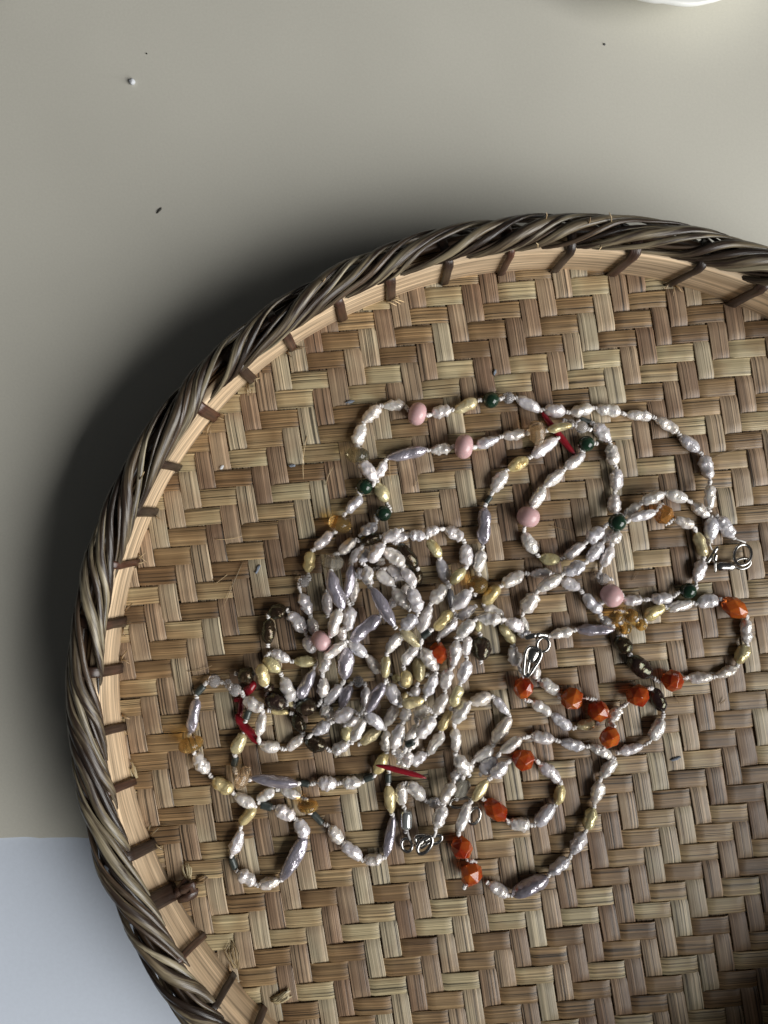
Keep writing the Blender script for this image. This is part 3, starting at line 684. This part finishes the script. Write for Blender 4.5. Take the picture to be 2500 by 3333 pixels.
NECK = {
    1: ('necklace of white pearls with round green, pink stone and crystal beads looping along the top', (1640, 1420)),
    2: ('necklace of white pearls with faceted orange stone beads curling across the lower right', (1950, 2400)),
    3: ('necklace of pearls with branching red coral and dark tube beads looping at the lower left', (900, 2450)),
    4: ('thickly tangled white and lavender pearl necklace piled in the middle of the heap', (1400, 2050)),
}
roots = {}
for k, (lab, (px, py)) in NECK.items():
    r = link('bead_necklace', None, label=lab, cat='necklace', group='bead necklaces heaped in the tray')
    r.location = wpt(px, py, 0.0006); r.empty_display_size = 0.01
    roots[k] = r
bpy.context.view_layer.update()

FLOOR = 0.00045
LAYER = 0.0027
brnd = random.Random(3)
ENDS = []
cnt_ = {}
cur = 0
for tok in BEADS.replace('\n', ' ').split(';'):
    f = tok.split()
    if not f: continue
    if f[0][0] == '#': cur = int(f[0][1:]); f = f[1:]
    ty = f[0]; x1, y1, x2, y2, wd, lay = map(int, f[1:])
    rw = wd * S0 / 2
    z = FLOOR + lay * LAYER + rw * 0.94
    a, b = wpt(x1, y1, z), wpt(x2, y2, z)
    tiltz = brnd.uniform(-1, 1) * 0.0004 * (1 if lay else 0.3)
    a.z -= tiltz; b.z += tiltz
    wm = wd * (CAM_H - z) / FPX * (1.15 if ty == 'B' else 1.04 if ty == 'P' else 0.86 if ty == 'R' else 1.0)
    i = cnt_.get(ty, 0); cnt_[ty] = i + 1
    d = SH[ty][(i * 5 + i // 3) % len(SH[ty])]
    o = link(NAME[ty], d, roots[cur])
    ax = (b - a); L_ = ax.length
    q = ax.to_track_quat('X', 'Z')
    roll = 0 if ty in 'R' else brnd.uniform(0, 6.28)
    flip = Matrix.Rotation(PI, 4, 'Z') if brnd.random() < 0.5 and ty != 'R' else Matrix.Identity(4)
    mw = Matrix.Translation((a + b) / 2) @ q.to_matrix().to_4x4() @ Matrix.Rotation(roll, 4, 'X') @ Matrix.Diagonal((L_ * (1.05 if ty in 'PYL' else 1.0), wm, wm, 1)) @ flip
    o.matrix_world = mw
    if ty != 'R':
        ENDS.append((a, len(ENDS) // 2, cur, (a - b).normalized()))
        ENDS.append((b, (len(ENDS) - 1) // 2, cur, (b - a).normalized()))

# thread and knots between beads
pairs = []
for i in range(len(ENDS)):
    for j in range(i + 1, len(ENDS)):
        if ENDS[i][1] == ENDS[j][1]: continue
        dd = (ENDS[i][0] - ENDS[j][0]).length
        if dd < 0.0034 + (0.0012 if ENDS[i][2] == ENDS[j][2] else 0):
            fac = 1.0 if ENDS[i][2] == ENDS[j][2] else 1.35
            pairs.append((dd * fac, i, j))
pairs.sort()
used = set()
thr = {k: [] for k in roots}
def knot(p, d, k, size=0.00064):
    d = d.normalized() if d.length > 1e-7 else Vector((1, 0, 0))
    s = d.orthogonal().normalized(); s2 = d.cross(s)
    for h in (-0.5, 0.45):
        ctr = p + d * (h * size) + s * brnd.uniform(-0.15, 0.15) * size
        ax = (d + s * brnd.uniform(-0.6, 0.6) + s2 * brnd.uniform(-0.6, 0.6)).normalized()
        e1 = ax.orthogonal().normalized(); e2 = ax.cross(e1)
        ring = [ctr + (e1 * math.cos(2 * PI * q / 9) + e2 * math.sin(2 * PI * q / 9)) * size * 0.52 for q in range(9)]
        thr[k].append(tube(ring, size * 0.48, 6, closed=True))
for dd, i, j in pairs:
    if i in used or j in used: continue
    used.add(i); used.add(j)
    a, b = ENDS[i][0], ENDS[j][0]
    k = ENDS[i][2]
    m = (a + b) / 2 + Vector((0, 0, 0.0001))
    a2 = a - ENDS[i][3] * 0.0007; b2 = b - ENDS[j][3] * 0.0007
    thr[k].append(tube([a2, a * 0.5 + m * 0.5, m, b * 0.5 + m * 0.5, b2], 0.00021, 6))
    d = b - a
    if d.length < 0.0004: d = ENDS[j][3] * -1
    knot(m, d, k)
    if d.length > 0.0020:
        knot(a + d * 0.2, d, k, 0.00044); knot(a + d * 0.8, d, k, 0.00044)
for i in range(len(ENDS)):
    if i in used: continue
    a, _, k, d = ENDS[i]
    knot(a + d * 0.0003, d, k)
for k, parts in thr.items():
    v, f, u = merge(parts)
    inv = Matrix.Translation(-Vector(roots[k].location))
    link('knotted_thread', mesh_data('knotted_thread', [inv @ Vector(q) for q in v], f, M['silk']), roots[k], kind='stuff')

# ---------------------------------------------------------------- clasps
def put(name, k, parts, mat, parent=None, smooth=True):
    v, f, u = merge(parts)
    off = Vector(roots[k].location)
    return link(name, mesh_data(name, [Vector(q) - off for q in v], f, mat, smooth=smooth), parent or roots[k])
def child(name, k, parts, mat, par):
    v, f, u = merge(parts)
    off = Vector(roots[k].location)
    return link(name, mesh_data(name, [Vector(q) - off for q in v], f, mat), par)
def loop(cx, cy, rx, ry, ang, z, rad, tilt=0.0, n=28, lead=0.0):
    """A wire ring: centre and radii in photo pixels."""
    pts = []
    for i in range(n):
        a = 2 * PI * i / n
        x = rx * math.cos(a) * (1 - lead * math.sin(a)); y = ry * math.sin(a)
        X = x * math.cos(ang) - y * math.sin(ang); Y = x * math.sin(ang) + y * math.cos(ang)
        pts.append(wpt(cx + X, cy + Y, z + tilt * math.sin(a)))
    return tube(pts, rad, 8, closed=True)
def rod(x1, y1, x2, y2, z1, z2, r, flat=1.0, n=7, prof=None):
    a, b = wpt(x1, y1, z1), wpt(x2, y2, z2)
    rr = [r * (prof[i] if prof else (0.55 if i in (0, n - 1) else 1)) for i in range(n)]
    return tube([a + (b - a) * (i / (n - 1)) for i in range(n)], rr, 12, flat=flat)
# right-hand clasp
c = put('clasp', 1, [rod(2328, 1843, 2394, 1843, 0.0022, 0.0022, 0.00125, flat=0.75), rod(2328, 1822, 2328, 1864, 0.0024, 0.0024, 0.00035)], M['silver'])
child('ring', 1, [loop(2417, 1806, 28, 34, 0.25, 0.0030, 0.00042, tilt=0.0008)], M['silver'], c)
child('ring', 1, [loop(2417, 1834, 26, 17, -0.2, 0.0016, 0.00038)], M['silver'], c)
child('end_tag', 1, [rod(2337, 1778, 2300, 1836, 0.0022, 0.0016, 0.0005, flat=0.35), rod(2330, 1800, 2325, 1832, 0.0024, 0.0020, 0.0006, flat=0.8)], M['silver'], c)
thr_extra = [tube([wpt(2384, 1748, 0.0018), wpt(2402, 1757, 0.0022), wpt(2428, 1766, 0.0028)], 0.0002, 6), tube([wpt(2315, 1757, 0.0018), wpt(2310, 1774, 0.0016), wpt(2318, 1790, 0.0018)], 0.0002, 6)]
put('thread_end', 1, thr_extra, M['silk'])
# centre clasp: a lobster claw pointing down
def lobster(k, hx, hy, tx, ty, wpx, z, rw):
    """Claw from its hinge (hx, hy) to its tip (tx, ty): an open drop-shaped frame, a back plate and a lever."""
    a, b = Vector((hx, hy, 0)), Vector((tx, ty, 0))
    d = (b - a); L_ = d.length; d.normalize(); s = Vector((-d.y, d.x, 0))
    pts = []
    for t, o in ((0.0, -0.55), (0.0, 0.55), (0.12, 0.95), (0.35, 0.95), (0.6, 0.72), (0.82, 0.52), (0.95, 0.32), (1.0, 0.0), (0.95, -0.32), (0.82, -0.52), (0.6, -0.72), (0.35, -0.95), (0.12, -0.95)):
        q = a + d * (t * L_) + s * (o * wpx / 2)
        pts.append(wpt(q.x, q.y, z + 0.0003 * math.sin(t * PI)))
    fine = []
    n = len(pts)
    for i in range(n):
        p0, p1, p2, p3 = pts[i - 1], pts[i], pts[(i + 1) % n], pts[(i + 2) % n]
        for h in (0, 0.34, 0.67):
            fine.append(0.5 * ((2 * p1) + (p2 - p0) * h + (2 * p0 - 5 * p1 + 4 * p2 - p3) * h * h + (3 * p1 - p0 - 3 * p2 + p3) * h ** 3))
    c = put('clasp', k, [tube(fine, rw, 8, closed=True, flat=1.3)], M['silver'])
    q1 = a + d * (0.04 * L_); q2 = a + d * (0.52 * L_)
    child('clasp_body', k, [rod(q1.x, q1.y, q2.x, q2.y, z, z - 0.0002, wpx * 0.42 * S0 * 0.93, flat=0.45, n=7, prof=[0.7, 1, 1.05, 1, 0.92, 0.8, 0.55])], M['silver'], c)
    q3 = a + d * (0.45 * L_) + s * (0.1 * wpx); q4 = a + d * (0.93 * L_) - s * (0.05 * wpx)
    child('lever', k, [rod(q3.x, q3.y, q4.x, q4.y, z + 0.0007, z + 0.0004, 0.00042)], M['silver'], c)
    return c
c = lobster(4, 1742, 2110, 1711, 2200, 52, 0.0050, 0.00050)
child('ring', 4, [loop(1768, 2098, 20, 23, 0.3, 0.0052, 0.00045)], M['silver'], c)
child('end_tag', 4, [rod(1707, 2077, 1745, 2066, 0.0042, 0.0052, 0.0007, flat=0.4), rod(1745, 2066, 1786, 2070, 0.0052, 0.0044, 0.0007, flat=0.4)], M['silver'], c)
c = lobster(3, 1356, 2742, 1404, 2726, 40, 0.0030, 0.00048)
child('ring', 3, [loop(1324, 2750, 17, 22, -0.2, 0.0016, 0.00048)], M['silver'], c)
child('ring', 3, [loop(1383, 2750, 18, 33, 0.62, 0.0036, 0.00052)], M['silver'], c)
child('ring', 3, [loop(1420, 2732, 20, 12, -0.5, 0.0030, 0.00048)], M['silver'], c)
put('thread_end', 3, [tube([wpt(1420, 2690, 0.0030), wpt(1418, 2710, 0.0034), wpt(1412, 2724, 0.0034)], 0.0004, 6), tube([wpt(1326, 2703, 0.0022), wpt(1330, 2720, 0.0022), wpt(1336, 2734, 0.0022)], 0.00028, 6)], M['silk'])
c = put('clasp', 2, [loop(1500, 2612, 36, 17, -0.15, 0.0026, 0.0004)], M['silver'])
child('ring', 2, [loop(1544, 2655, 18, 28, 0.35, 0.0020, 0.00045)], M['silver'], c)
child('clasp_body', 2, [rod(1490, 2600, 1520, 2540, 0.0016, 0.0020, 0.0016, flat=0.7)], M['S'], c)
bpy.context.view_layer.update()

# ---------------------------------------------------------------- things lying about
def pebble(name, px, py, zb, sx, sy, sz, ang, mat, seed, label, cat, group=None, lump=0.25):
    bm = bmesh.new(); bmesh.ops.create_icosphere(bm, subdivisions=3, radius=1.0)
    for v in bm.verts:
        v.co *= 1 + lump * noise.noise(v.co * 1.6 + Vector((seed, 0, 0)))
    me = bpy.data.meshes.new(name); bm.to_mesh(me); bm.free()
    me.polygons.foreach_set('use_smooth', [True] * len(me.polygons)); me.materials.append(mat)
    o = link(name, me, label=label, cat=cat, group=group)
    p = wpt(px, py, zb)
    o.location = p + Vector((0, 0, sz * 0.8)); o.scale = (sx, sy, sz); o.rotation_euler = (0, 0, ang)
    return o
pebble('white_crumb', 432, 269, TABLE, 0.00085, 0.0008, 0.0006, 0.3, M['crumb'], 3, 'small white crumb lying alone on the beige paper above the tray', 'crumb')
pebble('dark_husk', 519, 686, TABLE, 0.00095, 0.00026, 0.00025, 0.85, M['husk'], 5, 'thin black husk on the beige paper, the longer of two dark specks', 'husk')
pebble('dark_speck', 478, 175, TABLE, 0.00026, 0.00016, 0.00014, -0.9, M['husk'], 8, 'tiny black speck on the beige paper next to the white crumb', 'speck')
pebble('dark_speck', 1967, 145, TABLE, 0.00036, 0.00028, 0.00015, -0.6, M['slate'], 9, 'tiny grey speck on the beige paper below the white dish', 'speck')
for px, py, a, L_, lab in ((1140, 1308, 0.2, 0.0011, 'blue grey lint bit on the weave left of the topmost pink bead'), (840, 1852, 1.1, 0.0013, 'blue grey lint bit on the bare weave left of the heap'),
                           (952, 1516, 0.1, 0.0008, 'tiny blue grey lint bit left of the pale clear disc bead'), (1610, 1212, 1.3, 0.0008, 'blue grey lint bit on the weave above the green bead'), (2200, 2468, 0.4, 0.0012, 'dark grey lint bit on the weave right of the orange beads')):
    pebble('lint_bit', px, py, 0.0004, L_, 0.00035, 0.0003, a, M['lint'], px * 0.1, lab, 'lint', lump=0.5)
pebble('white_chip', 722, 1521, 0.0004, 0.0007, 0.0004, 0.0002, 0.9, M['crumb'], 6, 'white flake on the weave near the upper left of the tray rim', 'chip')
pebble('grey_stone', -22, -104, TABLE, 0.0125, 0.0115, 0.005, 0.3, M['slate'], 2, 'dark grey rounded stone just showing in the top left corner', 'stone', lump=0.1)

# white dish at the top edge
def dish():
    c = wpt(2208, -378, TABLE + 0.010)
    R = 0.0318
    V, F = [], []
    n = 96
    prof = [(0.0, 0.0022), (0.4, 0.0022), (0.60, 0.0085), (0.80, 0.0115), (0.99, 0.0125), (1.015, 0.0119), (0.97, 0.0095), (0.80, 0.0030), (0.55, 0.0002), (0.0, 0.0002)]
    for q, (r, z) in enumerate(prof):
        for j in range(n):
            a = 2 * PI * j / n
            wv = 1 + (0.018 * noise.noise(Vector((math.cos(a) * 5, math.sin(a) * 5, 0))) + 0.008 * noise.noise(Vector((math.cos(a) * 16, math.sin(a) * 16, 4)))) * (r > 0.7)
            V.append((R * r * wv * math.cos(a), R * r * wv * math.sin(a), z + 0.0006 * noise.noise(Vector((math.cos(a) * 4, math.sin(a) * 4, 8))) * (r > 0.9)))
    for q in range(len(prof) - 1):
        for j in range(n):
            a = q * n + j; b = q * n + (j + 1) % n
            F.append((a, b, b + n, a + n))
    me = mesh_data('white_dish', V, F, M['china'])
    o = link('white_dish', me, label='white dish with a wavy rim entering at the top edge', cat='dish')
    o.location = (c.x, c.y, TABLE)
dish()
